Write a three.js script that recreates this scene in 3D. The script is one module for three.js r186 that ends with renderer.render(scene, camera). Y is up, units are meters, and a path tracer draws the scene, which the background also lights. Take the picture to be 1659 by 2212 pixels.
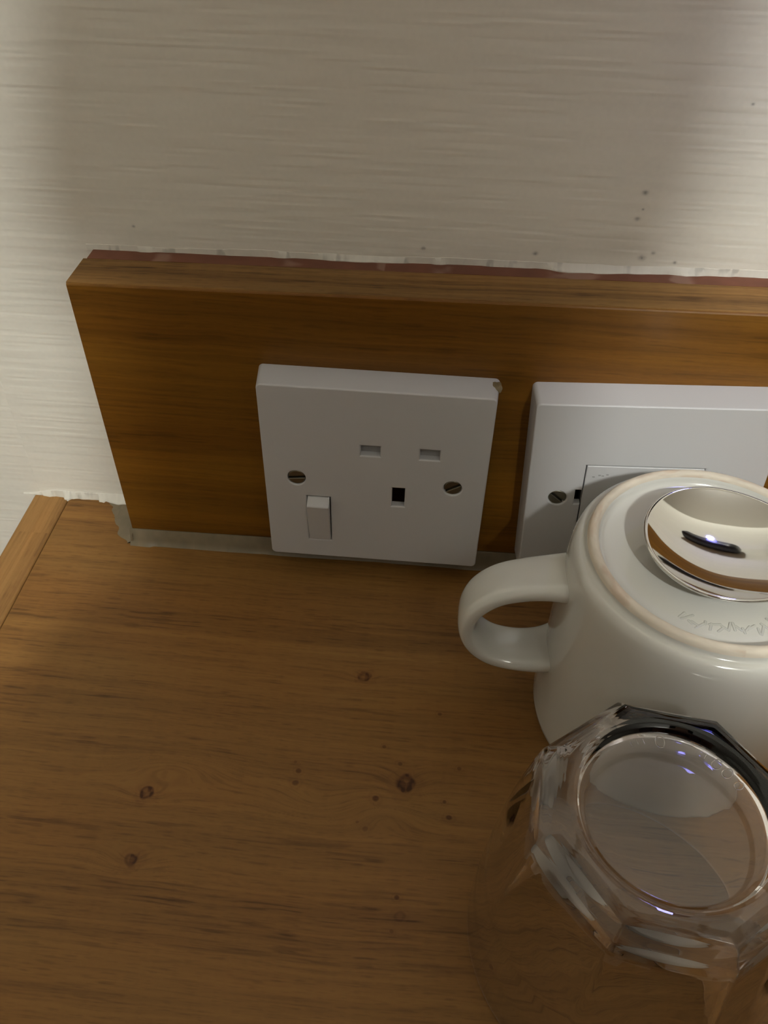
import * as THREE from 'three';
import { RoundedBoxGeometry } from 'three/addons/geometries/RoundedBoxGeometry.js';
import { MarchingCubes } from 'three/addons/objects/MarchingCubes.js';
import { mergeGeometries, mergeVertices, toCreasedNormals } from 'three/addons/utils/BufferGeometryUtils.js';
import { Brush, Evaluator, SUBTRACTION } from 'three-bvh-csg';
import { RectAreaLightUniformsLib } from 'three/addons/lights/RectAreaLightUniformsLib.js';
RectAreaLightUniformsLib.init();

// ---------------------------------------------------------------- camera, light, exposure
// Working frame in millimetres: x along the wall, z out of the wall, y up with the desk top at -54
// (origin = centre of the left socket plate, on the face of the wooden board). Scene units are metres, floor at y = 0.
const LIFT = 804;
const V = (x, y, z) => new THREE.Vector3(x / 1000, (y + LIFT) / 1000, z / 1000);
const scene = new THREE.Scene();
const camera = new THREE.PerspectiveCamera(2 * Math.atan(1106 / 1801.15) * 180 / Math.PI, 1659 / 2212, 0.01, 20);
camera.position.copy(V(19.35, 212.59, 251.06));
camera.rotation.set(-0.758402, 0.063679, 0.027864, 'YXZ');
scene.add(camera);
const renderer = new THREE.WebGLRenderer({ antialias: true });
renderer.toneMapping = THREE.LinearToneMapping;
renderer.toneMappingExposure = 1.0;
renderer.shadowMap.enabled = true;
renderer.shadowMap.type = THREE.PCFSoftShadowMap;
scene.background = new THREE.Color(0, 0, 0);
const LAMP = { pos: [440, 1480, 1571], radius: 0.05, power: 7.5, color: [0.985, 1.0, 0.965] };

// ---------------------------------------------------------------- helpers
const DESK = -54, WALLZ = -25;
function rng(seed) { let s = seed >>> 0; return () => { s = (s + 0x6D2B79F5) | 0; let t = Math.imul(s ^ (s >>> 15), 1 | s); t = (t + Math.imul(t ^ (t >>> 7), 61 | t)) ^ t; return ((t ^ (t >>> 14)) >>> 0) / 4294967296; }; }
function hash2(x, y, s) { let h = Math.imul(x, 374761393) + Math.imul(y, 668265263) + Math.imul(s, 982451653); h = Math.imul(h ^ (h >>> 13), 1274126177); return ((h ^ (h >>> 16)) >>> 0) / 4294967296; }
function noise(x, y, s = 0) {
  const xi = Math.floor(x), yi = Math.floor(y); let u = x - xi, v = y - yi; u = u * u * (3 - 2 * u); v = v * v * (3 - 2 * v);
  const a = hash2(xi, yi, s), b = hash2(xi + 1, yi, s), c = hash2(xi, yi + 1, s), d = hash2(xi + 1, yi + 1, s);
  return a + (b - a) * u + (c - a) * v + (a - b - c + d) * u * v;
}
const fbm = (x, y, s, o = 3) => { let t = 0, a = 0.5, f = 1, n = 0; for (let i = 0; i < o; i++) { t += a * noise(x * f, y * f, s + i * 17); n += a; a *= 0.5; f *= 2.03; } return t / n; };
const smooth = (a, b, x) => { const t = Math.min(1, Math.max(0, (x - a) / (b - a))); return t * t * (3 - 2 * t); };
const lin2srgb = c => 255 * (c <= 0.0031308 ? 12.92 * c : 1.055 * Math.pow(Math.max(c, 0), 1 / 2.4) - 0.055);
function texture(w, h, fn, srgb = true) {
  const d = new Uint8Array(w * h * 4);
  for (let j = 0; j < h; j++) for (let i = 0; i < w; i++) {
    const c = fn((i + 0.5) / w, (j + 0.5) / h), k = 4 * (j * w + i);
    for (let q = 0; q < 3; q++) d[k + q] = Math.max(0, Math.min(255, Math.round(srgb ? lin2srgb(c[q]) : 255 * c[q])));
    d[k + 3] = 255;
  }
  const t = new THREE.DataTexture(d, w, h, THREE.RGBAFormat);
  t.wrapS = t.wrapT = THREE.RepeatWrapping; t.magFilter = THREE.LinearFilter; t.minFilter = THREE.LinearMipmapLinearFilter; t.generateMipmaps = true;
  if (srgb) t.colorSpace = THREE.SRGBColorSpace;
  t.needsUpdate = true; return t;
}
const lin = (r, g, b) => new THREE.Color().setRGB(r, g, b);
const std = o => new THREE.MeshStandardMaterial(o);
const phys = o => new THREE.MeshPhysicalMaterial(o);
function mesh(name, geometry, material, parent) {
  const m = new THREE.Mesh(geometry, material); m.name = name; m.castShadow = m.receiveShadow = true; (parent || scene).add(m); return m;
}
function tag(o, label, category, group) { o.userData.label = label; o.userData.category = category; if (group) o.userData.group = group; return o; }
function structure(o, label) { o.userData.kind = 'structure'; if (label) o.userData.label = label; return o; }
function base(name, x, y, z) { const g = new THREE.Group(); g.name = name; g.position.copy(V(x, y, z)); scene.add(g); return g; }
const mm = g => { g.scale(0.001, 0.001, 0.001); return g; };
// geometry given in working millimetres -> geometry relative to a thing's base point
const rel = (g, b) => { g.translate(-b[0], -b[1], -b[2]); return mm(g); };
function boxUV(g, fn) { const p = g.attributes.position, uv = g.attributes.uv; for (let i = 0; i < p.count; i++) { const q = fn(p.getX(i), p.getY(i), p.getZ(i)); uv.setXY(i, q[0], q[1]); } return g; }
// closed skin over a list of rings (each an array of Vector3 of equal length)
function loft(rings, { closedRing = true, capStart = true, capEnd = true, flip = false } = {}) {
  const n = rings[0].length, pos = [], uv = [], idx = [];
  rings.forEach((r, i) => r.forEach((p, j) => { pos.push(p.x, p.y, p.z); uv.push(j / n, i / (rings.length - 1)); }));
  const seg = closedRing ? n : n - 1;
  for (let i = 0; i < rings.length - 1; i++) for (let j = 0; j < seg; j++) {
    const a = i * n + j, b = i * n + (j + 1) % n, c = a + n, d = b + n;
    if (flip) idx.push(a, c, b, b, c, d); else idx.push(a, b, c, b, d, c);
  }
  const cap = (i, rev) => { const c = new THREE.Vector3(); rings[i].forEach(p => c.add(p)); c.divideScalar(n); const k = pos.length / 3; pos.push(c.x, c.y, c.z); uv.push(0.5, 0.5);
    for (let j = 0; j < n; j++) { const a = i * n + j, b = i * n + (j + 1) % n; if (rev) idx.push(k, b, a); else idx.push(k, a, b); } };
  if (capStart) cap(0, !flip); if (capEnd) cap(rings.length - 1, flip);
  const g = new THREE.BufferGeometry(); g.setAttribute('position', new THREE.Float32BufferAttribute(pos, 3)); g.setAttribute('uv', new THREE.Float32BufferAttribute(uv, 2)); g.setIndex(idx); g.computeVertexNormals(); return g;
}
function lathe(profile, seg = 96) { return new THREE.LatheGeometry(profile.map(p => new THREE.Vector2(p[0], p[1])), seg); }

// ---------------------------------------------------------------- procedural surfaces
const KNOTS = [ // x, z (mm), radius, strength
  [1.7, 62.8, 2.6, 0.8], [31, 76.7, 1.1, 0.7], [11.6, 92.1, 1.0, 0.7], [17.9, 98.3, 1.0, 0.7], [20, 105.6, 4.0, 1.0], [10.4, 112, 1.7, 0.9],
  [-17.4, 104.3, 1.2, 0.8], [-17.8, 108.8, 1.5, 0.8], [-67.5, 117.2, 2.9, 1.0], [-65.9, 140.3, 2.8, 0.9], [38.6, 98.2, 1.1, 0.6], [33.8, 111.1, 1.0, 0.8],
  [35.5, 116.6, 1.4, 0.9], [19.9, 144.3, 1.2, 0.9], [21, 150, 2.0, 0.6], [51.1, 160.6, 1.6, 0.8], [8, 123.1, 1.3, 0.5], [5, 121, 0.9, 0.5], [-19, 101, 0.8, 0.5], [19, 154.5, 1.0, 0.5]];
const EYES = [[-61, 107, 17, 5.5, 7], [14, 118, 11, 5, 6], [-8, 116, 14, 6, -5], [20, 105, 7, 5, -4], [-66, 141, 9, 4, -4], [2, 63, 7, 3, -3], [-67, 118, 9, 3.5, -3]];
const sq = x => x * x;
function oak(x, z, o) { // x along the grain, z across, millimetres
  let v = z + 5 * (fbm(x * 0.008 + 3, z * 0.015, o.seed, 2) - 0.5) + 0.8 * (noise(x * 0.05, z * 0.12, o.seed + 5) - 0.5);
  let dark = 0;
  if (o.knots) {
    for (const [ex, ez, sx, sz, a] of EYES) { const q = sq((x - ex) / sx) + sq((z - ez) / sz); if (q < 9) v += a * Math.exp(-q); }
    for (const [kx, kz, r, s] of KNOTS) {
      const dx = x - kx, dz = z - kz; if (Math.abs(dx) > 26 || Math.abs(dz) > 10) continue;
      const wob = 1 + 0.5 * (noise(x * 0.55 + kx, z * 0.55 + kz, 77) - 0.5), q = Math.hypot(dx * 0.9, dz) * wob / (r * 0.82), big = r > 1.9;
      const core = big ? 0.5 * Math.exp(-sq((q - 0.75) / 0.28)) + (0.35 + 0.5 * smooth(0.4, 0.7, noise(x * 0.9 + kz, z * 0.5, 31))) * (1 - smooth(0.75, 1.15, q)) : 1 - smooth(0.5, 1.05, q);
      dark = Math.max(dark, s * (0.9 * core + 0.16 * Math.exp(-sq((q - 1.5) / 0.35))));
      if (r > 1.5) dark = Math.max(dark, 0.42 * s * Math.exp(-sq(dz / (0.3 * r))) * Math.exp(-Math.abs(dx) / (3.2 * r)) * noise(x * 0.3, z * 2.5, 8));
    }
  }
  const band = fbm(v * 0.16, x * 0.0035, o.seed + 11, 3), fine = fbm(v * 0.9, x * 0.012, o.seed + 23, 2);
  const p1 = noise(x * 0.085, v * 1.55, o.seed + 31), p2 = noise(x * 0.16 + 40, v * 3.2, o.seed + 37), p3 = noise(x * 0.3 + 9, v * 5.2, o.seed + 41);
  const pores = smooth(0.66, 0.93, p1) * (0.35 + 0.65 * smooth(0.35, 0.7, band)) + 0.6 * smooth(0.66, 0.95, p2) + 0.4 * smooth(0.68, 0.95, p3);
  let t = 1 + o.contrast * (0.75 * (band - 0.5) * -1 + 0.45 * (fine - 0.5)) - o.pore * pores;
  t *= 1 + 0.05 * (noise(x * 0.9, z * 1.8, o.seed + 3) - 0.5);
  const red = 1 + 0.10 * (fbm(x * 0.02, z * 0.06, o.seed + 51, 2) - 0.5);
  const kd = Math.max(0, 1 - 0.86 * Math.min(1, dark));
  const c = o.base; t = Math.max(0.15, t);
  return [c[0] * t * Math.pow(kd, 0.72) * red, c[1] * Math.pow(t, 1.12) * Math.pow(kd, 0.95), c[2] * Math.pow(t, 1.25) * Math.pow(kd, 1.1) / red];
}
function woodMaterial(w, h, sx, sy, o, look) {
  const map = texture(w, h, (u, v) => oak(o.x0 + u * sx, o.z0 + v * sy, o));
  const bump = texture(w >> 1, h >> 1, (u, v) => { const c = oak(o.x0 + u * sx, o.z0 + v * sy, o); const k = Math.min(1, c[0] / o.base[0] * 0.6); return [k, k, k]; }, false);
  return phys({ map, bumpMap: bump, bumpScale: 0.00012, ...look });
}
const deskWood = woodMaterial(2048, 1200, 420, 246, { seed: 4, base: [0.240, 0.115, 0.028], contrast: 0.55, pore: 0.32, knots: true, x0: -165, z0: -40 }, { roughness: 0.55, specularIntensity: 0.6 });
const lipWood = woodMaterial(1024, 128, 300, 30, { seed: 91, base: [0.30, 0.155, 0.048], contrast: 0.9, pore: 0.2, x0: 0, z0: 0 }, { roughness: 0.55, specularIntensity: 0.6 });
const boardWood = woodMaterial(1536, 768, 380, 190, { seed: 47, base: [0.19, 0.080, 0.0075], contrast: 0.85, pore: 0.2, x0: -120, z0: 0 }, { roughness: 0.42, specularIntensity: 0.7 });
const edgeWood = woodMaterial(1536, 64, 420, 19, { seed: 133, base: [0.22, 0.115, 0.033], contrast: 1.2, pore: 0.34, x0: 0, z0: 0 }, { roughness: 0.6, specularIntensity: 0.5 });
const redLayer = std({ map: texture(512, 64, (u, v) => { const t = 0.8 + 0.35 * fbm(u * 40, v * 6, 5, 3), w = 0.5 * smooth(0.62, 0.78, fbm(u * 22, v * 3, 61, 3)); return [0.17 * t + w * 0.18, 0.062 * t + w * 0.16, 0.032 * t + w * 0.13]; }), roughness: 0.8 });
const SPECKS = [[84.4, 102.6, 0.9], [83.9, 93.7, 0.8], [85, 97, 0.4], [92, 82, 0.7], [88.5, 80, 1.1], [13, 79, 0.7], [52, 79.4, 0.8], [-90, 81, 0.5], [110, 131, 0.5], [100, 79, 0.6]];
const wallTone = (x, y) => {
  let t = 1 + 0.05 * (fbm(x * 0.012, y * 0.2, 3, 3) - 0.5) + 0.05 * (fbm(x * 0.02, y * 0.02, 8, 3) - 0.5) + 0.035 * (noise(x * 0.06, y * 1.1, 14) - 0.5) + 0.03 * (noise(x * 0.9, y * 0.9, 19) - 0.5);
  for (const [a, b, r] of SPECKS) { const q = Math.hypot(x - a, (y - b) * 1.3) / r; if (q < 3) t *= 1 - 0.62 * Math.exp(-q * q) * (0.6 + 0.6 * noise(x * 2, y * 2, 2)); }
  return t;
};
const wallPaint = std({
  map: texture(1280, 1280, (u, v) => { const t = wallTone(u * 400 - 160, v * 400 - 150); return [0.83 * t, 0.80 * t, 0.70 * t]; }),
  bumpMap: texture(1024, 1024, (u, v) => { const x = u * 400 - 160, y = v * 400 - 150; const k = 0.5 + 0.5 * (fbm(x * 0.02, y * 0.35, 3, 3) - 0.5) + 0.4 * (noise(x * 0.06, y * 1.1, 14) - 0.5); return [k, k, k]; }, false), bumpScale: 0.0003, roughness: 0.78 });
const plainPaint = std({ color: lin(0.80, 0.77, 0.68), roughness: 0.85 });
const ceilingPaint = std({ color: lin(0.80, 0.78, 0.72), roughness: 0.9 });
const carpet = std({ map: texture(256, 256, (u, v) => { const t = 0.7 + 0.6 * noise(u * 120, v * 120, 5); return [0.15 * t, 0.075 * t, 0.045 * t]; }), roughness: 1 });
const caulk = std({ map: texture(512, 64, (u, v) => { const t = 0.92 + 0.16 * fbm(u * 60, v * 6, 3, 3), g = 0.28 * smooth(0.62, 0.76, fbm(u * 34, v * 3, 21, 3)); return [0.72 * t * (1 - g), 0.69 * t * (1 - g), 0.60 * t * (1 - g)]; }), roughness: 0.7 });
const sealantGrey = phys({ map: texture(512, 64, (u, v) => { const t = 0.8 + 0.4 * fbm(u * 30, v * 5, 13, 3); return [0.195 * t, 0.155 * t, 0.095 * t]; }), roughness: 0.4 });
const whitePlastic = phys({ color: lin(0.60, 0.60, 0.605), roughness: 0.34 });
const greyAndShadePlastic = phys({ color: lin(0.36, 0.355, 0.35), roughness: 0.4 });  // plain grey; on the slot shutters it paints shade onto white plastic
const steelScrew = std({ color: lin(0.26, 0.25, 0.20), metalness: 1, roughness: 0.42 });
const ceramic = phys({ color: lin(0.64, 0.635, 0.585), roughness: 0.12, clearcoat: 0.6, clearcoatRoughness: 0.05 });
const bareClay = std({ map: texture(512, 32, (u, v) => { const t = 0.88 + 0.25 * fbm(u * 50, v * 4, 3, 3), d = 0.35 * smooth(0.6, 0.8, fbm(u * 26, v * 2, 9, 3)); return [0.70 * t * (1 - 0.3 * d), 0.63 * t * (1 - 0.5 * d), 0.52 * t * (1 - 0.6 * d)]; }), roughness: 0.85 });
const stainless = std({ color: lin(0.70, 0.69, 0.66), metalness: 1, roughness: 0.045 });
const glassMat = phys({ color: lin(1, 1, 1), transmission: 1, thickness: 0.004, ior: 1.49, roughness: 0.0, attenuationColor: lin(0.90, 0.84, 0.90), attenuationDistance: 0.06 });

// ---------------------------------------------------------------- room shell
const ROOM = { x0: -2600, x1: 4200, z1: 5800, y0: -804, y1: 1596 };
const slab = (x0, x1, y0, y1, z0, z1) => { const g = new THREE.BoxGeometry(x1 - x0, y1 - y0, z1 - z0); g.translate((x0 + x1) / 2, (y0 + y1) / 2 + LIFT, (z0 + z1) / 2); return mm(g); };
const wallBack = structure(mesh('wall_back', boxUV(slab(ROOM.x0, ROOM.x1, ROOM.y0, ROOM.y1, WALLZ - 100, WALLZ), (x, y) => [(x * 1000 + 160) / 400, (y * 1000 - LIFT + 150) / 400]), wallPaint), 'cream painted wall above the wooden socket board');
structure(mesh('wall_left', slab(ROOM.x0 - 100, ROOM.x0, ROOM.y0, ROOM.y1, WALLZ - 100, ROOM.z1), plainPaint), 'cream side wall');
structure(mesh('wall_right', slab(ROOM.x1, ROOM.x1 + 100, ROOM.y0, ROOM.y1, WALLZ - 100, ROOM.z1), plainPaint), 'cream side wall');
structure(mesh('wall_front', slab(ROOM.x0 - 100, ROOM.x1 + 100, ROOM.y0, ROOM.y1, ROOM.z1, ROOM.z1 + 100), plainPaint), 'cream wall opposite the desk');
structure(mesh('floor', boxUV(slab(ROOM.x0 - 100, ROOM.x1 + 100, ROOM.y0 - 100, ROOM.y0, WALLZ - 100, ROOM.z1 + 100), (x, y, z) => [x * 2, z * 2]), carpet), 'brown carpeted floor');
structure(mesh('ceiling', slab(ROOM.x0 - 100, ROOM.x1 + 100, ROOM.y1, ROOM.y1 + 100, WALLZ - 100, ROOM.z1 + 100), ceilingPaint), 'white ceiling');

// ---------------------------------------------------------------- desk
{
  const B = [-162.5, DESK, WALLZ + 0.3], t = tag(base('desk', ...B), 'oak veneered desk with knotty grain and solid edge lipping against the wall', 'desk');
  const x0 = -145.6, x1 = 1100, z1 = 420;
  const top = new THREE.BoxGeometry(x1 - x0, 24, z1 - B[2]); top.translate((x0 + x1) / 2, DESK - 12, (z1 + B[2]) / 2);
  boxUV(top, (x, y, z) => [(x + 165) / 420, (z + 40) / 246]);
  mesh('desk_top', rel(top, B), deskWood, t);
  const lip = new RoundedBoxGeometry(16.4, 24.4, z1 - B[2], 2, 0.9); lip.translate(-162.5 + 8.2, DESK - 12 + 0.1, (z1 + B[2]) / 2);
  boxUV(lip, (x, y, z) => [z / 300, (x + 162.5 + y * 0.7) / 30]);
  const l = mesh('edge_lipping', rel(lip, B), lipWood, t); l.userData.label = 'lighter solid oak strip along the desk end';
  const panel = (xa, xb, name) => { const g = new THREE.BoxGeometry(xb - xa, 726, 380); g.translate((xa + xb) / 2, -804 + 363, 190); boxUV(g, (x, y, z) => [y / 420, z / 246]); mesh(name, rel(g, B), deskWood, t); };
  panel(-140, -118, 'side_panel'); panel(1070, 1092, 'side_panel');
  const fr = new THREE.BoxGeometry(1180, 30, 18); fr.translate(476, DESK - 24 - 15, 370); boxUV(fr, (x, y) => [x / 420, y / 246]); mesh('front_rail', rel(fr, B), deskWood, t);
}

// ---------------------------------------------------------------- socket board
const BTILT = 0.0170, boardTop = x => 71.0 + (x + 108) * BTILT, boardBottom = x => -47 + (x + 107) * 0.012;
{
  const B = [-107, DESK, 0], t = tag(base('socket_board', ...B), 'varnished brown wooden board fixed to the wall carrying two white socket plates', 'board');
  const XR = 900, prism = (zb, zf, inset, nx) => { // slightly skewed board, eased front arris
    const rings = []; const e = 0.7;
    const prof = (x) => { const yt = boardTop(x), yb = boardBottom(x); return [[yb, zb], [yb, zf - e], [yb + e, zf], [yt - e, zf], [yt - e * 0.35, zf - e * 0.35], [yt, zf - e], [yt, zb]]; };
    for (let i = 0; i <= nx; i++) { const x = -107 + inset + i / nx * (XR + 107 - inset); rings.push(prof(x).map(([y, z]) => new THREE.Vector3(i === 0 ? x - (y > 0 ? (y / 71) * 0.9 : 0) : x, y, z))); }
    return loft(rings, { flip: true });
  };
  const front = prism(-18, 0, 0, 8).toNonIndexed();
  { const p = front.attributes.position, uv = new Float32Array(p.count * 2); for (let i = 0; i < p.count; i++) { uv[2 * i] = (p.getX(i) + 120) / 380; uv[2 * i + 1] = (p.getY(i) + 60 + p.getZ(i) * 0.6) / 190; } front.setAttribute('uv', new THREE.BufferAttribute(uv, 2)); front.computeVertexNormals(); }
  // recesses cut in the board behind the two plates (their back boxes)
  const ev = new Evaluator(); ev.attributes = ['position', 'normal', 'uv']; ev.useGroups = false; let cut = new Brush(front); cut.updateMatrixWorld();
  for (const [x, y] of [[0, 0], [101, 1.5]]) { const b = new Brush(new THREE.BoxGeometry(66, 66, 60)); b.position.set(x, y, 13); b.updateMatrixWorld(); cut = ev.evaluate(cut, b, SUBTRACTION); }
  mesh('board_panel', rel(cut.geometry, B), boardWood, t);
  // solid wood top edge strip, flush with the panel
  const rings = []; for (let i = 0; i <= 30; i++) { const x = -107.4 + i / 30 * (XR + 107.4), y = boardTop(x); rings.push([[y - 0.5, -18], [y - 0.5, -0.6], [y + 0.15, -0.7], [y + 0.25, -1.2], [y + 0.25, -18]].map(([a, b]) => new THREE.Vector3(x - 0.6, a, b))); }
  const edge = loft(rings, { flip: true }).toNonIndexed(); { const p = edge.attributes.position, uv = edge.attributes.uv; for (let i = 0; i < p.count; i++) uv.setXY(i, (p.getX(i) + 120) / 420, -p.getZ(i) / 19); edge.computeVertexNormals(); }
  const e = mesh('top_edge', rel(edge, B), edgeWood, t); e.userData.label = 'paler grained top edge of the board';
  const r2 = []; for (let i = 0; i <= 60; i++) { const x = -106.6 + i / 60 * (XR + 106.6), y = boardTop(x) + 0.35 + 0.35 * (noise(i * 0.9, 0, 4) - 0.5); r2.push([[boardBottom(x), WALLZ + 0.2], [boardBottom(x), -18], [y, -18.0], [y, WALLZ + 0.2]].map(([a, b]) => new THREE.Vector3(x, a, b))); }
  const back = loft(r2, { flip: true }).toNonIndexed(); { const p = back.attributes.position, uv = back.attributes.uv; for (let i = 0; i < p.count; i++) uv.setXY(i, p.getX(i) / 250, p.getZ(i) / 30); back.computeVertexNormals(); }
  const rb = mesh('backing_strip', rel(back, B), redLayer, t); rb.userData.label = 'reddish brown backing layer behind the board';
}

// ragged bead of paint or sealant along x
function bead(x0, x1, n, fn) { // fn(x, i) -> list of [y, z]
  const rings = []; for (let i = 0; i <= n; i++) { const x = x0 + (x1 - x0) * i / n; rings.push(fn(x).map(([y, z]) => new THREE.Vector3(x, y, z))); }
  const g = toCreasedNormals(loft(rings, { flip: true }), 0.7), p = g.attributes.position, uv = g.attributes.uv;
  for (let i = 0; i < p.count; i++) uv.setXY(i, p.getX(i) / 120, (p.getY(i) + p.getZ(i)) / 20);
  return g;
}
{ // paint dragged over the joints, part of the wall
  const wb = [0, -LIFT, 0];
  const b1 = bead(-109, 420, 700, x => {
    const y = boardTop(x) + 0.3, r = 0.35 + 2.6 * smooth(0.35, 0.85, fbm(x * 0.03, 1, 71, 4)) + 0.5 * smooth(0.5, 0.9, noise(x * 0.16, 3, 72)), u = 1.0 + 2.4 * fbm(x * 0.03, 5, 74, 3) + 0.25 * noise(x * 0.2, 2, 75);
    return [[y - 0.3, WALLZ - 0.5], [y - 0.3, WALLZ + r], [y + 0.25, WALLZ + r * 0.95], [y + u * 0.4, WALLZ + 0.3 * r + 0.15], [y + u, WALLZ + 0.12], [y + u + 0.5, WALLZ - 0.5]];
  });
  mesh('paint_bead', rel(b1, wb), caulk, wallBack).userData.label = 'ragged white paint edge along the top of the board';
  const b2 = bead(-168, -104, 200, x => {
    const y = DESK, k = smooth(-168, -150, x), r = 0.15 + k * (0.5 + 3.0 * smooth(0.3, 0.8, fbm(x * 0.06, 1, 171, 4)) + 1.3 * smooth(0.45, 0.75, noise(x * 0.3, 3, 172)) + 1.2 * smooth(-134, -124, x)), u = 0.4 + k * (0.8 + 3.0 * fbm(x * 0.06, 5, 174, 3) + 0.5 * noise(x * 0.4, 2, 175));
    return [[y - 0.3, WALLZ - 0.5], [y - 0.3, WALLZ + r], [y + 0.7, WALLZ + r * 0.9], [y + u * 0.4, WALLZ + 0.35 * r + 0.5], [y + u, WALLZ + 0.4], [y + u + 0.6, WALLZ - 0.5]];
  });
  mesh('paint_bead', rel(b2, wb), caulk, wallBack).userData.label = 'ragged white paint edge where the wall meets the desk';
}
{
  const B = [-107, DESK, 0], t = tag(base('sealant_bead', ...B), 'grey translucent sealant along the foot of the wooden board', 'sealant');
  const run = bead(-108.5, 420, 300, x => {
    const yb = boardBottom(x), f = 1.1 + 1.2 * fbm(x * 0.05, 4, 33, 3) + (x < -98 ? 0.8 : 0);
    return [[DESK + 0.02, -17], [DESK + 0.02, f + 0.9], [DESK + 0.5, f + 0.2], [DESK + 2.4, f * 0.55], [yb - 0.8, f * 0.12], [yb - 0.05, -0.4], [yb - 0.05, -17]];
  });
  const rings = []; for (let i = 0; i <= 40; i++) { const z = -23.5 + 25.5 * i / 40, f = 4.2 + 0.55 * Math.max(0, -z) + 4.0 * fbm(i * 0.18, 2, 41, 3) - (i > 32 ? (i - 32) * 0.35 : 0); rings.push([[-107.1, 4.2 + 2 * noise(i * 0.3, 1, 9)], [-107.9, 1.6], [-107.4 - f * 0.5, 0.3], [-107.4 - f, 0.04], [-107.1, 0.04]].map(([x, y]) => new THREE.Vector3(x, DESK + y, z))); }
  const side = toCreasedNormals(loft(rings, { flip: false }), 0.7);
  { const p = side.attributes.position, uv = side.attributes.uv; for (let i = 0; i < p.count; i++) uv.setXY(i, p.getZ(i) / 120, p.getX(i) / 20); }
  mesh('bead_run', rel(run, B), sealantGrey, t); mesh('bead_return', rel(side, B), sealantGrey, t);
}

// ---------------------------------------------------------------- socket plates
function rectPath(P, x0, y0, x1, y1, r) { // rounded rectangle
  P.moveTo(x0 + r, y0); P.lineTo(x1 - r, y0); P.absarc(x1 - r, y0 + r, r, -Math.PI / 2, 0); P.lineTo(x1, y1 - r); P.absarc(x1 - r, y1 - r, r, 0, Math.PI / 2); P.lineTo(x0 + r, y1); P.absarc(x0 + r, y1 - r, r, Math.PI / 2, Math.PI); P.lineTo(x0, y0 + r); P.absarc(x0 + r, y0 + r, r, Math.PI, 1.5 * Math.PI); return P;
}
function plateBody(D, holes) { // square moulded plate, 85 at the face, 87 at the back
  const bev = 0.6, s = rectPath(new THREE.Shape(), -42.7 + bev, -42.7 + bev, 42.7 - bev, 42.7 - bev, 1.3);
  for (const h of holes) s.holes.push(h);
  const T = 3.0, face = new THREE.ExtrudeGeometry(s, { depth: T - bev, bevelEnabled: true, bevelThickness: bev, bevelSize: bev, bevelOffset: 0, bevelSegments: 4, curveSegments: 20 });
  { const p = face.attributes.position; for (let i = 0; i < p.count; i++) p.setZ(i, Math.max(0, p.getZ(i)) + D - T); }
  const rim = rectPath(new THREE.Shape(), -42.7, -42.7, 42.7, 42.7, 1.9); rim.holes.push(rectPath(new THREE.Path(), -39.4, -39.4, 39.4, 39.4, 1)); // hollow shell: 3 mm face on a skirt
  const skirt = new THREE.ExtrudeGeometry(rim, { depth: D - T, bevelEnabled: false, curveSegments: 20 });
  const g = mergeGeometries([face, skirt]), p = g.attributes.position;
  for (let i = 0; i < p.count; i++) { let x = p.getX(i), y = p.getY(i); const k = (1 - Math.min(1, p.getZ(i) / (D - bev))) * 0.9; if (Math.abs(x) > 41) x += Math.sign(x) * k; if (Math.abs(y) > 41) y += Math.sign(y) * k; p.setX(i, x); p.setY(i, y); }
  g.computeVertexNormals(); return g;
}
const hole = (x0, y0, x1, y1, r = 0.35) => rectPath(new THREE.Path(), x0, y0, x1, y1, r);
const round = (x, y, r) => { const p = new THREE.Path(); p.absarc(x, y, r, 0, Math.PI * 2, true); return p; };
function screw(parent, x, y, D, turn, depth = 1.6) {
  const g = new THREE.Group(); g.name = 'screw'; g.position.set(x / 1000, y / 1000, (D - depth) / 1000); g.rotation.z = turn; parent.add(g);
  const s = new THREE.Shape(); const R = 3.35, w = 0.48; // two halves of the head either side of the slot
  const half = sg => { const q = new THREE.Shape(), a = Math.asin(w / R); if (sg > 0) { q.absarc(0, 0, R, a, Math.PI - a, false); } else { q.absarc(0, 0, R, Math.PI + a, 2 * Math.PI - a, false); } q.closePath(); return new THREE.ExtrudeGeometry(q, { depth: 0.75, bevelEnabled: true, bevelThickness: 0.35, bevelSize: 0.3, bevelOffset: -0.3, bevelSegments: 2, curveSegments: 16 }); };
  const head = mergeGeometries([half(1), half(-1)]); { const p = head.attributes.position; for (let i = 0; i < p.count; i++) { const r = Math.hypot(p.getX(i), p.getY(i)); if (p.getZ(i) > 0.5) p.setZ(i, p.getZ(i) + 0.45 * (1 - sq(r / R))); } head.computeVertexNormals(); }
  mesh('screw_head', mm(head), steelScrew, g);
  const sh = new THREE.CylinderGeometry(R, R, 0.6, 28); sh.rotateX(Math.PI / 2); sh.translate(0, 0, -0.5); mesh('slot_floor', mm(sh), steelScrew, g);
  g.userData.label = 'slotted steel fixing screw'; return g;
}
const plateAt = (name, x, y, turn, label, category) => { const t = tag(base(name, x, y, 0), label, category); t.rotation.z = turn; return t; };
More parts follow.
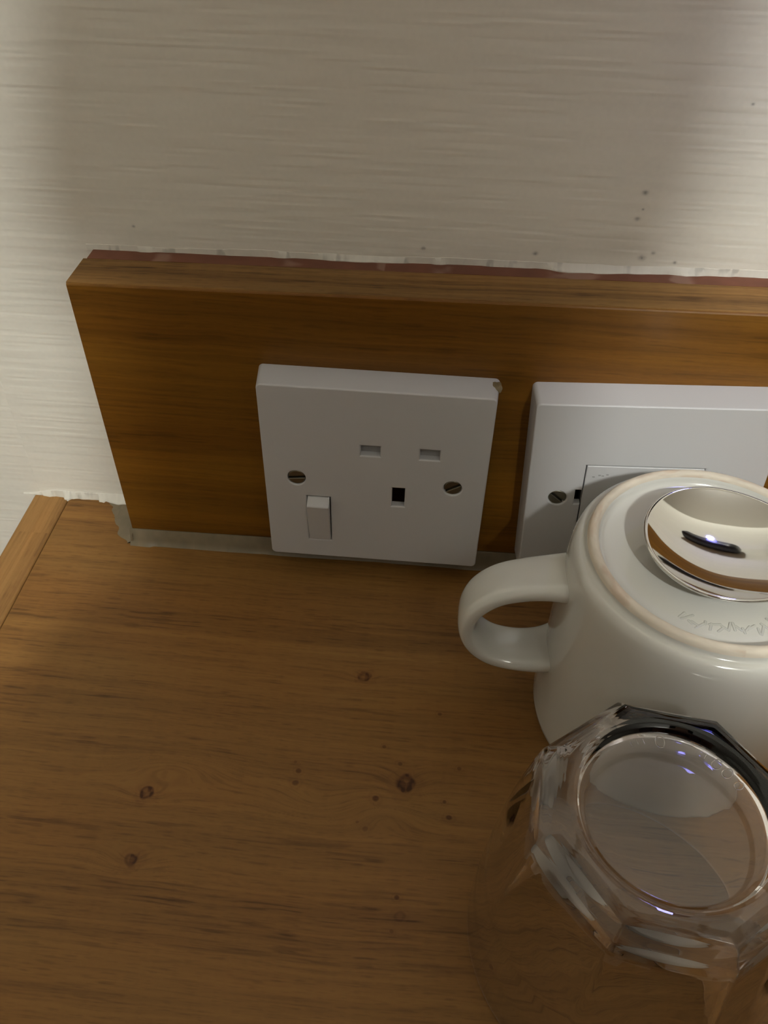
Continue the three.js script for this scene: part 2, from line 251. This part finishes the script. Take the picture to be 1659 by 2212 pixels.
{
  const D = 11.5, t = plateAt('wall_socket', 0, 0, 0, 'white square switched power socket with three slots mounted upside down on the board', 'socket');
  const sx = 9.45, sy = 4.5, L = [sx - 11.1, sy + 11.1], N = [sx + 11.1, sy + 11.1], E = [sx, sy - 11.1];
  const rx = [-26.6, -17.2], ry = [-33.0, -9.0]; // rocker opening
  const holes = [hole(L[0] - 4.3, L[1] - 3.0, L[0] + 4.3, L[1] + 3.0), hole(N[0] - 4.3, N[1] - 3.0, N[0] + 4.3, N[1] + 3.0), hole(E[0] - 3.1, E[1] - 5.4, E[0] + 3.1, E[1] + 5.4), round(-30.15, 0, 4.1), round(30.15, 0, 4.1), hole(rx[0] - 0.6, ry[0] - 0.6, rx[1] + 0.6, ry[1] + 0.6, 0.6)];
  mesh('face_plate', mm(plateBody(D, holes)), whitePlastic, t);
  const shut = ([x, y]) => { const g = new THREE.BoxGeometry(9, 6.4, 2); const p = g.attributes.position; for (let i = 0; i < p.count; i++) if (p.getZ(i) > 0 && p.getY(i) < 0) p.setZ(i, p.getZ(i) + 1.6); g.computeVertexNormals(); g.translate(x, y, D - 5.6); mesh('shutter', mm(g), greyAndShadePlastic, t).userData.label = 'white plastic shutter behind the slot with its shade painted in as grey'; };
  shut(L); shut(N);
  const eg = new THREE.BoxGeometry(9, 12, 1.2); eg.translate(E[0], E[1], -14); mesh('earth_contact', mm(eg), std({ color: lin(0.45, 0.33, 0.14), metalness: 1, roughness: 0.45 }), t).userData.label = 'brass earth contact deep behind the slot';
  screw(t, -30.15, 0, D, 0.12); screw(t, 30.15, 0, D, 0.55);
  // rocker: prism whose upper end stands proud
  const gap = 0.35, x0 = rx[0] + gap, x1 = rx[1] - gap, y0 = ry[0] + 0.25, y1 = ry[1] - 0.45;
  const prof = [[y0, D - 6], [y0, D - 0.1], [y0 + 0.35, D + 0.35], [y1 - 3.0, D + 3.35], [y1 - 2.5, D + 3.45], [y1 - 2.1, D + 3.15], [y1 - 0.25, D + 0.1], [y1, D - 0.3], [y1, D - 6]];
  const rr = [0, 0.28, 1, 9, 9.72, 10].map((q, i) => { const x = x0 + (x1 - x0) * q / 10, ins = (i === 0 || i === 5) ? 0.22 : 0; return prof.map(([y, z]) => new THREE.Vector3(x, y + (y > (y0 + y1) / 2 ? -ins : ins), z - (z > D - 5 ? ins : 0))); });
  const rg = loft(rr, { flip: false }).toNonIndexed(); rg.computeVertexNormals();
  mesh('rocker_switch', mm(rg), whitePlastic, t).userData.label = 'white rocker switch tilted on';
  const wb = new THREE.BoxGeometry(rx[1] - rx[0] + 1, ry[1] - ry[0] + 1, 1); wb.translate((rx[0] + rx[1]) / 2, (ry[0] + ry[1]) / 2, 3); mesh('switch_well', mm(wb), greyAndShadePlastic, t);
  // chip of dried brown varnish on the top corner
  const ch = new THREE.IcosahedronGeometry(1, 3), p = ch.attributes.position; for (let i = 0; i < p.count; i++) { const k = 0.75 + 0.6 * noise(p.getX(i) * 2 + 4, p.getY(i) * 2 + p.getZ(i) * 3, 6); p.setXYZ(i, p.getX(i) * k * 1.9, p.getY(i) * k * 1.3, p.getZ(i) * k * 2.6); } ch.computeVertexNormals(); ch.translate(42.3, 42.3, 3.6);
  mesh('varnish_lump', mm(ch), std({ color: lin(0.22, 0.17, 0.09), roughness: 0.6 }), t).userData.label = 'brown lump of varnish on the plate corner';
}
{
  const D = 12.3, turn = 0.050, t = plateAt('fuse_plate', 100.9, 1.9, turn, 'white square fused outlet plate partly hidden behind the upturned mug', 'socket');
  const fx0 = -22.1, fx1 = 20, fy0 = -17, fy1 = 15.6;
  const opening = new THREE.Path(), ox = fx0 - 0.75, oy0 = fy0 - 0.75, oy1 = fy1 + 0.75, o1 = fx1 + 0.75; // carrier opening with a notch on its left side
  [[ox, oy0], [o1, oy0], [o1, oy1], [ox, oy1], [ox, 4.2], [ox - 2.4, 4.2], [ox - 2.4, -4.0], [ox, -4.0]].forEach(([x, y], i) => i ? opening.lineTo(x, y) : opening.moveTo(x, y)); opening.closePath();
  const holes = [round(-31, -0.6, 4.0), round(31, -0.6, 4.0), opening];
  mesh('face_plate', mm(plateBody(D, holes)), whitePlastic, t);
  screw(t, -31, -0.6, D, -0.75); screw(t, 31, -0.6, D, 0.3);
  const fc = new RoundedBoxGeometry(fx1 - fx0 - 0.1, fy1 - fy0 - 0.1, 8, 2, 0.4); fc.translate((fx0 + fx1) / 2 + 0.18, (fy0 + fy1) / 2 - 0.1, D - 4.15);
  mesh('fuse_carrier', mm(fc), whitePlastic, t).userData.label = 'white rectangular fuse carrier set flush in the plate';
  const mark = new THREE.BoxGeometry(0.9, 0.5, 0.12), mk = [[3.1, -5.2], [5.2, -4.4], [6.4, -4.6], [8.0, -4.0]].map(([a, b]) => { const g = mark.clone(); g.translate(fx0 + a, fy1 + b, D - 0.1); return g; });
  mesh('moulded_mark', mm(mergeGeometries(mk)), greyAndShadePlastic, t);
}

// ---------------------------------------------------------------- mug, upside down
const MUG = [109.9, DESK, 66.1];
{
  const t = tag(base('mug', ...MUG), 'white glazed ceramic mug standing upside down with a spoon on its base', 'mug');
  const outer = [[41.0, 3.5], [41.4, 0.9], [42.3, 0.1], [43.3, 0.15], [44.0, 1.0], [44.2, 3], [44.1, 12], [44.0, 30], [43.9, 50], [43.75, 66], [43.6, 73], [43.35, 76.2], [42.9, 78.4], [42.2, 80.0], [41.4, 80.9], [40.6, 81.2], [39.9, 81.15], [39.3, 81.3], [38.9, 82.0], [38.8, 83.0]];
  const under = [[35.5, 83.6], [35.1, 82.6], [34.6, 81.5], [33.4, 80.8], [31, 80.5], [20, 80.2], [0.001, 80.1]];
  const body = lathe([[0.001, 75], [28, 74.8], [36, 72], [39.2, 66], [40.2, 50], [40.6, 20], ...outer, [38.4, 83.9], [36.0, 83.9], ...under].map(p => p), 160);
  mesh('body', mm(body), ceramic, t);
  const ring = lathe([[35.45, 83.3], [35.7, 84.4], [36.3, 85.0], [37.2, 85.15], [38.1, 84.9], [38.7, 84.2], [38.95, 83.0]], 160);
  const fr = mesh('foot_ring', mm(ring), bareClay, t); fr.userData.label = 'unglazed tan foot ring';
  // handle: flat strap swept through an ear-shaped loop
  const path = new THREE.CatmullRomCurve3([[40.5, 67.0], [46, 66.4], [55, 64.4], [64, 60.4], [70.4, 53.2], [72.8, 44.5], [70.4, 36], [64, 29.8], [55, 27.6], [46, 28.6], [40.5, 31]].map(([r, h]) => new THREE.Vector3(-r, h, 0)), false, 'centripetal');
  const N = 72, M = 28, rings = [];
  for (let i = 0; i <= N; i++) {
    const s = i / N, c = path.getPointAt(s), d = path.getTangentAt(s), nrm = new THREE.Vector3(-d.y, d.x, 0), end = Math.pow(Math.abs(2 * s - 1), 6);
    const wdt = 8.6 + 2.0 * end, th = 3.2 + 1.1 * end; const ring = [];
    for (let j = 0; j < M; j++) { const a = j / M * Math.PI * 2, ca = Math.cos(a), sa = Math.sin(a), e = 0.72; ring.push(new THREE.Vector3().copy(c).addScaledVector(nrm, th * Math.sign(ca) * Math.pow(Math.abs(ca), e)).add(new THREE.Vector3(0, 0, wdt * Math.sign(sa) * Math.pow(Math.abs(sa), e)))); }
    rings.push(ring);
  }
  const h = mesh('handle', mm(loft(rings, { flip: true })), ceramic, t); h.rotation.y = -0.02;
  // faint stamped back mark in the recess
  const strokes = [], R = rng(12); for (let k = 0; k < 22; k++) { const a = 2.05 - k * 0.05 - 0.02 * R(), r0 = 27.2 + 2.4 * (R() - 0.5), len = 1.0 + 3.0 * R(); const g = new THREE.CapsuleGeometry(0.4, len, 3, 8); g.rotateX(Math.PI / 2); g.scale(1, 0.2, 1); g.rotateY((R() - 0.5) * 2.6); g.translate(0, 80.43, r0); g.rotateY(a - Math.PI / 2 + 0.05); strokes.push(g); }
  mesh('back_stamp', mm(mergeGeometries(strokes)), phys({ color: lin(0.54, 0.54, 0.50), roughness: 0.2 }), t).userData.label = 'worn grey maker stamp in the foot recess';
}
// ---------------------------------------------------------------- spoon on the mug
{
  const B = [109.9, 28.6, 66.1], t = tag(base('spoon', ...B), 'polished stainless steel spoon lying bowl up on the base of the upturned mug', 'spoon');
  const out = a => { const c = Math.cos(a), s = Math.sin(a), L = c < 0 ? 23.0 : 27.5, W = 21.8; return [L * Math.sign(c) * Math.pow(Math.abs(c), c < 0 ? 0.98 : 1.05), W * Math.sign(s) * Math.pow(Math.abs(s), 0.96)]; };
  const N = 120, K = 26, ringsU = [], ringsL = [], depth = 6.6, th = 1.2;
  for (let k = 0; k <= K; k++) { const q = Math.max(0.002, k / K), u = [], l = []; for (let j = 0; j < N; j++) { const a = -j / N * Math.PI * 2, [x, z] = out(a), d = depth * (1 - Math.pow(q, 2.15)), ql = q * (1 + 0.012 * q); u.push(new THREE.Vector3(x * q, th + depth - d + (q > 0.965 ? -0.0 : 0), z * q)); l.push(new THREE.Vector3(x * ql, (depth - d) * 0.985 + (1 - q) * 0.0 + 0.02, z * ql)); } ringsU.push(u); ringsL.push(l); }
  const top = ringsU[K], bot = ringsL[K], lip = top.map((p, j) => new THREE.Vector3().addVectors(p, bot[j]).multiplyScalar(0.5).multiply(new THREE.Vector3(1.012, 1, 1.012)));
  const bowl = loft([...ringsL, lip, ...ringsU.slice().reverse()], { flip: false });
  const bm = mesh('bowl', mm(bowl), stainless, t);
  const hp = new THREE.CatmullRomCurve3([[25, 7.0, 0], [31, 9.2, 0.4], [40, 12.0, 1], [60, 15.0, 2.2], [95, 14.6, 4], [130, 12.6, 5.6], [150, 14.2, 6.4]].map(p => new THREE.Vector3(...p))), hr = [];
  for (let i = 0; i <= 50; i++) { const s = i / 50, c = hp.getPointAt(s), w = s < 0.15 ? 7 - 18 * s : 4.3 + 5.0 * smooth(0.3, 0.95, s) - (s > 0.94 ? (s - 0.94) * 90 : 0), h = 1.15, ring = []; for (let j = 0; j < 20; j++) { const a = j / 20 * Math.PI * 2; ring.push(new THREE.Vector3(c.x, c.y + h * Math.sin(a), c.z + w * Math.cos(a))); } hr.push(ring); }
  mesh('handle', mm(loft(hr, { flip: true })), stainless, t);
  t.rotation.set(0.10, -0.10, 0);
}
// ---------------------------------------------------------------- glass tumbler, upside down
{
  const B = [84.6, DESK, 150], t = tag(base('glass_tumbler', ...B), 'clear octagonal glass tumbler standing upside down in front of the mug', 'glass');
  const N = 240, off = 30 * Math.PI / 180;
  const ringAt = (h, r, oct, conc = 0) => { const a = []; for (let j = 0; j < N; j++) { const f = j / N * Math.PI * 2, q = ((f % (Math.PI / 4)) + Math.PI / 4) % (Math.PI / 4) - Math.PI / 8, ro = r * Math.cos(Math.PI / 8) / Math.cos(q), rr = r * (1 - oct) + ro * oct, an = f + off; a.push(new THREE.Vector3(rr * Math.cos(an), h, rr * Math.sin(an))); } return a; };
  const P = [ // inner wall from the floor of the cup down to the lip, then up the outside, then over the base
    [69.6, 0.05, 0], [69.6, 12, 0], [69.5, 20, 0], [69.0, 25.0, 0], [68.0, 28.0, 0.03], [66.0, 30.2, 0.08], [62, 31.8, 0.12], [56, 33.6, 0.12], [48, 35.6, 0.15], [36, 38.0, 0.05], [20, 39.9, 0], [6, 41.0, 0], [1.2, 41.3, 0], [0.3, 41.6, 0], [0.02, 42.1, 0], [0.3, 42.6, 0], [1.2, 42.85, 0],
    [6, 42.7, 0], [16, 42.2, 0], [24, 41.7, 0.02], [32, 41.1, 0.08], [40, 40.3, 0.2], [48, 39.2, 0.4], [56, 37.9, 0.65], [63, 36.6, 0.87], [68, 35.6, 0.97], [71.5, 34.9, 1], [73.8, 34.35, 1], [74.5, 34.1, 1], [75.1, 33.7, 1], [77.7, 31.5, 1], [78.3, 30.95, 1], [78.8, 30.2, 1], [79.2, 29.2, 0.98], [79.45, 27.9, 0.8], [79.55, 26.6, 0.45], [79.6, 25.4, 0.12], [79.4, 24.2, 0], [78.8, 23.2, 0], [77.8, 22.4, 0], [77.2, 21.2, 0], [77.0, 18, 0], [76.9, 9, 0], [76.9, 0.05, 0]];
  const fine = []; P.forEach((p, i) => { if (i) for (let k = 1; k <= 4; k++) fine.push(p.map((v, q) => P[i - 1][q] + (v - P[i - 1][q]) * k / 4)); else fine.push(p); });
  const g = loft(fine.map(p => ringAt(...p)), { flip: true });
  mesh('tumbler_body', mm(g), glassMat, t).userData.label = 'clear glass with eight facets below a round rim';
  // raised moulded letters round the base ring, worn past reading: loops and ticks
  const marks = []; const loop = (deg, r, s) => { const q = new THREE.TorusGeometry(s, 0.16, 6, 22); q.rotateX(Math.PI / 2); q.scale(0.85, 1, 1.15); q.translate(0, 77.15, r); q.rotateY(-(deg * Math.PI / 180) + Math.PI / 2); marks.push(q); };
  const tick = (deg, r, s) => { const q = new THREE.CapsuleGeometry(0.14, s, 3, 6); q.rotateX(Math.PI / 2); q.translate(0, 77.15, r); q.rotateY(-(deg * Math.PI / 180) + Math.PI / 2); marks.push(q); };
  tick(-112, 20.2, 1.2); tick(-107, 20.2, 1.2); tick(-102, 20.2, 1.2); loop(-90, 20.0, 1.4); tick(-57, 20, 1.5); loop(-48, 20, 1.35); loop(-39, 20, 1.35); loop(-28, 20, 1.1);
  mesh('moulded_mark', mm(mergeGeometries(marks)), glassMat, t).userData.label = 'raised worn lettering in the glass base';
}

// ---------------------------------------------------------------- smartphone held over the desk
const camQ = new THREE.Quaternion().setFromEuler(camera.rotation);
const cr = new THREE.Vector3(1, 0, 0).applyQuaternion(camQ), cu = new THREE.Vector3(0, 1, 0).applyQuaternion(camQ), cb = new THREE.Vector3(0, 0, 1).applyQuaternion(camQ);
const CAM = new THREE.Vector3(19.35, 212.59, 251.06);
const ph = (a, b, c) => new THREE.Vector3().copy(CAM).addScaledVector(cr, a).addScaledVector(cu, b).addScaledVector(cb, c); // phone frame, mm
{
  const c = ph(22, -58, 7.5), t = tag(base('smartphone', c.x, c.y, c.z), 'lilac smartphone held above the desk to take the picture', 'phone');
  t.quaternion.copy(camQ);
  mesh('phone_body', mm(new RoundedBoxGeometry(75, 150, 8, 4, 3.6)), phys({ color: lin(0.42, 0.34, 0.46), roughness: 0.3 }), t);
  const sc = new RoundedBoxGeometry(69, 143, 0.4, 2, 0.18); sc.translate(0, 0, 4.1); mesh('screen', mm(sc), phys({ color: lin(0.03, 0.03, 0.035), roughness: 0.1 }), t).userData.label = 'glossy dark phone screen';
}

// ---------------------------------------------------------------- photographer (outside the frame; shades the desk)
function field(center, half, res, sdf) { // triangle mesh of sdf = 0 inside a cube, millimetres
  const mc = new MarchingCubes(res, new THREE.MeshStandardMaterial(), false, false, 260000), h = res / 2; let k = 0; mc.isolation = 0;
  for (let z = 0; z < res; z++) for (let y = 0; y < res; y++) for (let x = 0; x < res; x++) mc.field[k++] = -sdf(center[0] + (x - h) / h * half, center[1] + (y - h) / h * half, center[2] + (z - h) / h * half);
  mc.update(); const n = mc.count * 1, pos = new Float32Array(mc.positionArray.subarray(0, n * 3));
  for (let i = 0; i < n; i++) for (let q = 0; q < 3; q++) pos[3 * i + q] = center[q] + pos[3 * i + q] * half;
  let g = new THREE.BufferGeometry(); g.setAttribute('position', new THREE.BufferAttribute(pos, 3)); g = mergeVertices(g, 0.05); g.computeVertexNormals(); return g;
}
const cap = (a, b, ra, rb) => { const dx = b[0] - a[0], dy = b[1] - a[1], dz = b[2] - a[2], L = dx * dx + dy * dy + dz * dz; return (x, y, z) => { const t = Math.min(1, Math.max(0, ((x - a[0]) * dx + (y - a[1]) * dy + (z - a[2]) * dz) / L)); return Math.hypot(x - a[0] - t * dx, y - a[1] - t * dy, z - a[2] - t * dz) - (ra + (rb - ra) * t); }; };
const ell = (c, r) => (x, y, z) => { const k = Math.hypot((x - c[0]) / r[0], (y - c[1]) / r[1], (z - c[2]) / r[2]); return (k - 1) * Math.min(r[0], r[1], r[2]); };
const blend = (list, k) => (x, y, z) => { let d = 1e9; for (const f of list) { const e = f(x, y, z), h = Math.max(k - Math.abs(d - e), 0) / k; d = Math.min(d, e) - h * h * k * 0.25; } return d; };
const HEAD = [126, 520, 452];
{
  const B = [142, -804, 570], t = tag(base('person', ...B), 'person in a dark purple top sitting at the desk holding a smartphone', 'person');
  const skin = phys({ color: lin(0.55, 0.33, 0.24), roughness: 0.5 }), top = std({ color: lin(0.12, 0.088, 0.105), roughness: 0.9 }), jeans = std({ color: lin(0.04, 0.05, 0.09), roughness: 0.9 }), hairM = std({ color: lin(0.03, 0.02, 0.014), roughness: 0.7 }), shoeM = std({ color: lin(0.05, 0.045, 0.04), roughness: 0.6 });
  const add = (name, g, m) => mesh(name, rel(g, B), m, t);
  // head frame: face turned down towards the phone
  const P0 = ph(22, -58, 10), f = new THREE.Vector3(P0.x - HEAD[0], P0.y - HEAD[1], P0.z - HEAD[2]).normalize(); f.lerp(new THREE.Vector3(0, -0.45, -0.9), 0.35).normalize();
  const sd = new THREE.Vector3(1, 0, 0).addScaledVector(f, -f.x).normalize(), up = new THREE.Vector3().crossVectors(sd, f);
  const hp = (a, b, c) => [HEAD[0] + sd.x * a + up.x * b + f.x * c, HEAD[1] + sd.y * a + up.y * b + f.y * c, HEAD[2] + sd.z * a + up.z * b + f.z * c];
  const loc = fn => (x, y, z) => { const X = x - HEAD[0], Y = y - HEAD[1], Z = z - HEAD[2]; return fn(X * sd.x + Y * sd.y + Z * sd.z, X * up.x + Y * up.y + Z * up.z, X * f.x + Y * f.y + Z * f.z); };
  const neckTop = hp(0, -70, -30), neckBase = [130, 395, 508];
  const S = { l: [-34, 296, 512], r: [299, 296, 512] }, EL = { l: [-130, 70, 520], r: [300, 60, 500] };
  const wl = ph(-34, -62, 38), wr = ph(78, -74, 40), WR = { l: [wl.x - 22, wl.y - 18, wl.z + 42], r: [wr.x + 28, wr.y - 18, wr.z + 42] };
  const headF = blend([loc(ell([0, 22, -12], [70, 86, 92])), loc(ell([0, -28, 16], [56, 82, 68])), loc(ell([0, -84, 38], [26, 22, 26])), loc(cap([0, 18, 82], [0, -18, 99], 9, 12)), loc(ell([12, -18, 88], [9, 8, 10])), loc(ell([-12, -18, 88], [9, 8, 10])), loc(ell([0, -46, 76], [24, 7, 12])), loc(ell([0, -56, 76], [20, 8, 12])), loc(cap([-40, 26, 68], [40, 26, 68], 11, 11)), loc(ell([38, -8, 60], [22, 18, 18])), loc(ell([-38, -8, 60], [22, 18, 18])), loc(ell([72, -4, -8], [9, 30, 18])), loc(ell([-72, -4, -8], [9, 30, 18])), cap(neckTop, neckBase, 54, 63)], 12);
  const eyes = blend([loc(ell([31, 6, 76], [15, 9, 9])), loc(ell([-31, 6, 76], [15, 9, 9]))], 2);
  const skinHead = field([HEAD[0], HEAD[1] - 20, HEAD[2] + 30], 190, 96, (x, y, z) => Math.max(headF(x, y, z), -eyes(x, y, z)));
  // hands: palm and five jointed fingers closed on the phone edges
  const hand = (w, s) => { // s = -1 left hand (phone's left edge), +1 right hand
    const e = s < 0 ? -16 : 60, q = (a, b, c) => ph(e + s * a, b, c).toArray();
    const parts = [cap(w, q(26, -70, 34), 25, 27), cap(q(24, -50, 30), q(22, -92, 26), 17, 18), cap(q(28, -60, 24), q(26, -84, 22), 17, 16)];
    const fg = [[-46, 9.2], [-66, 9.6], [-86, 9.2], [-103, 8]]; fg.forEach(([b, r], i) => { const l = [0, 4, 1, -7][i]; parts.push(cap(q(20, b, 14), q(14, b + 2, 1), r + 0.8, r), cap(q(14, b + 2, 1), q(-6, b + 3, -8 - r * 0.3), r, r - 0.6), cap(q(-6, b + 3, -8 - r * 0.3), q(-24 - l, b + 4, -6 - r * 0.3), r - 0.6, r - 1.6)); });
    parts.push(cap(q(26, -62, 30), q(12, -38, 27), 13, 11), cap(q(12, -38, 27), q(-12, -24, 22.5), 10.5, 9));
    return { f: blend(parts, 7), c: ph(e + s * 14, -72, 18).toArray() };
  };
  const HL = hand(WR.l, -1), HR = hand(WR.r, 1);
  const foreL = cap(WR.l, EL.l, 26, 40), foreR = cap(WR.r, EL.r, 26, 40);
  const gl = field(HL.c, 105, 70, blend([HL.f, foreL], 10)), gr = field(HR.c, 105, 70, blend([HR.f, foreR], 10));
  add('skin', mergeGeometries([skinHead, gl, gr]), skin);
  for (const a of [31, -31]) { const g = new THREE.SphereGeometry(11.5, 20, 14); g.translate(...hp(a, 6, 72)); add('eye', g, phys({ color: lin(0.75, 0.73, 0.7), roughness: 0.15 })); }
  const crown = (x, y, z) => Math.max(loc(ell([0, 24, -22], [77, 98, 100]))(x, y, z), loc((a, b, c) => Math.max(c - 34 - b * 0.55, -(b + 55) - 0.2 * (34 - c)))(x, y, z));
  const locks = blend([crown, cap(hp(30, 0, -70), hp(26, -40, -62), 40, 26), cap(hp(-30, 0, -70), hp(-26, -40, -62), 40, 26)], 16);
  add('hair', field([143, 500, 480], 200, 84, locks), hairM);
  const pel = [142, -190, 570], hips = { l: [55, -205, 560], r: [230, -205, 560] };
  const mid = (a, b) => a.map((v, i) => (v + b[i]) / 2);
  const shirt = blend([cap([90, 318, 514], [180, 318, 514], 56, 56), cap([142, 280, 520], [142, 60, 545], 108, 116), cap([142, 60, 545], pel, 112, 124), cap([85, 260, 522], [200, 260, 522], 92, 92), cap([70, -140, 565], [215, -140, 565], 94, 94), cap(S.l, EL.l, 54, 43), cap(S.r, EL.r, 54, 43), cap([90, 318, 514], S.l, 54, 50), cap([180, 318, 514], S.r, 54, 50), cap(EL.l, mid(EL.l, WR.l), 44, 40), cap(EL.r, mid(EL.r, WR.r), 44, 40)], 34);
  add('top', field([110, 130, 520], 440, 100, shirt), top);
  const K = { l: [45, -225, 150], r: [240, -225, 150] }, A = { l: [45, -730, 200], r: [240, -730, 200] };
  const legs = blend([cap(hips.l, hips.r, 92, 92), cap(hips.l, K.l, 86, 60), cap(hips.r, K.r, 86, 60), cap(K.l, A.l, 60, 46), cap(K.r, A.r, 60, 46)], 26);
  add('trousers', field([142, -450, 370], 480, 100, legs), jeans);
  for (const s of ['l', 'r']) { const a = A[s]; const sh = blend([cap([a[0], -762, a[2] + 20], [a[0], -770, a[2] - 130], 42, 34), cap([a[0], -745, a[2]], [a[0], -765, a[2] - 40], 46, 40)], 14); add('shoe', field([a[0], -760, a[2] - 50], 150, 56, (x, y, z) => Math.max(sh(x, y, z), -803.5 - y)), shoeM); }
}

{
  const t = tag(base('stool', 142, -804, 565), 'round padded stool with four wooden legs under the seated person', 'stool');
  const seat = lathe([[0.001, 445], [160, 445], [172, 452], [176, 468], [172, 484], [155, 493], [0.001, 495]], 48); mesh('seat', mm(seat), std({ color: lin(0.16, 0.11, 0.08), roughness: 0.8 }), t);
  for (const [a, b] of [[1, 1], [1, -1], [-1, 1], [-1, -1]]) { const g = new THREE.CylinderGeometry(17, 13, 448, 16); g.rotateX(-b * 0.09); g.rotateZ(a * 0.09); g.translate(a * 120, 225, b * 120); mesh('leg', mm(g), lipWood, t); }
}

// ---------------------------------------------------------------- added unseen wall control, a guess at the blue spot mirrored in the spoon
{
  const t = tag(base('added_wall_control', 190, 190, WALLZ), 'added unseen black wall control with a blue light, guessed from the spoon reflection', 'control');
  const bd = new RoundedBoxGeometry(84, 30, 22, 3, 8); bd.translate(0, 0, 11); mesh('added_control_body', mm(bd), phys({ color: lin(0.015, 0.015, 0.02), roughness: 0.3 }), t);
  const led = new THREE.CylinderGeometry(7, 7, 1.2, 28); led.rotateX(Math.PI / 2); led.translate(-18, -1, 22.3); mesh('indicator', mm(led), std({ color: lin(0.1, 0.1, 0.3), emissive: lin(0.20, 0.20, 1.0), emissiveIntensity: 2.2 }), t).userData.label = 'added blue light guessed from the spoon reflection';
  const L = new THREE.PointLight(lin(0.3, 0.3, 1.0), 0.004, 0, 2); L.name = 'added_blue_glow'; L.position.set(-0.018, -0.001, 0.03); L.castShadow = true; L.shadow.radius = 0.25; t.add(L);
}

// ---------------------------------------------------------------- lamps
function lamp(name, d, label, build) {
  const t = tag(base(name, ...d.pos), label, 'lamp');
  const shade = new THREE.SphereGeometry(d.radius, 40, 24);
  mesh('globe', shade, std({ color: lin(0.9, 0.88, 0.8), emissive: lin(...d.color), emissiveIntensity: 6, roughness: 0.6 }), t);
  const L = new THREE.PointLight(lin(...d.color), d.power, 0, 2); L.name = 'bulb'; L.castShadow = true; L.shadow.radius = d.radius / 0.02; L.shadow.mapSize.set(1024, 1024); L.shadow.bias = -0.0005; t.add(L);
  build(t, d); return t;
}
lamp('pendant_lamp', LAMP, 'round opal ceiling lamp behind the photographer', (t, d) => {
  const len = (ROOM.y1 - d.pos[1]) / 1000; const rod = new THREE.CylinderGeometry(0.006, 0.006, len - d.radius * 0.9, 12); rod.translate(0, d.radius * 0.9 + (len - d.radius * 0.9) / 2, 0); mesh('rod', rod, std({ color: lin(0.6, 0.58, 0.5), metalness: 1, roughness: 0.3 }), t);
  const rose = new THREE.CylinderGeometry(0.05, 0.055, 0.02, 32); rose.translate(0, len - 0.011, 0); mesh('ceiling_rose', rose, plainPaint, t);
});

renderer.render(scene, camera);
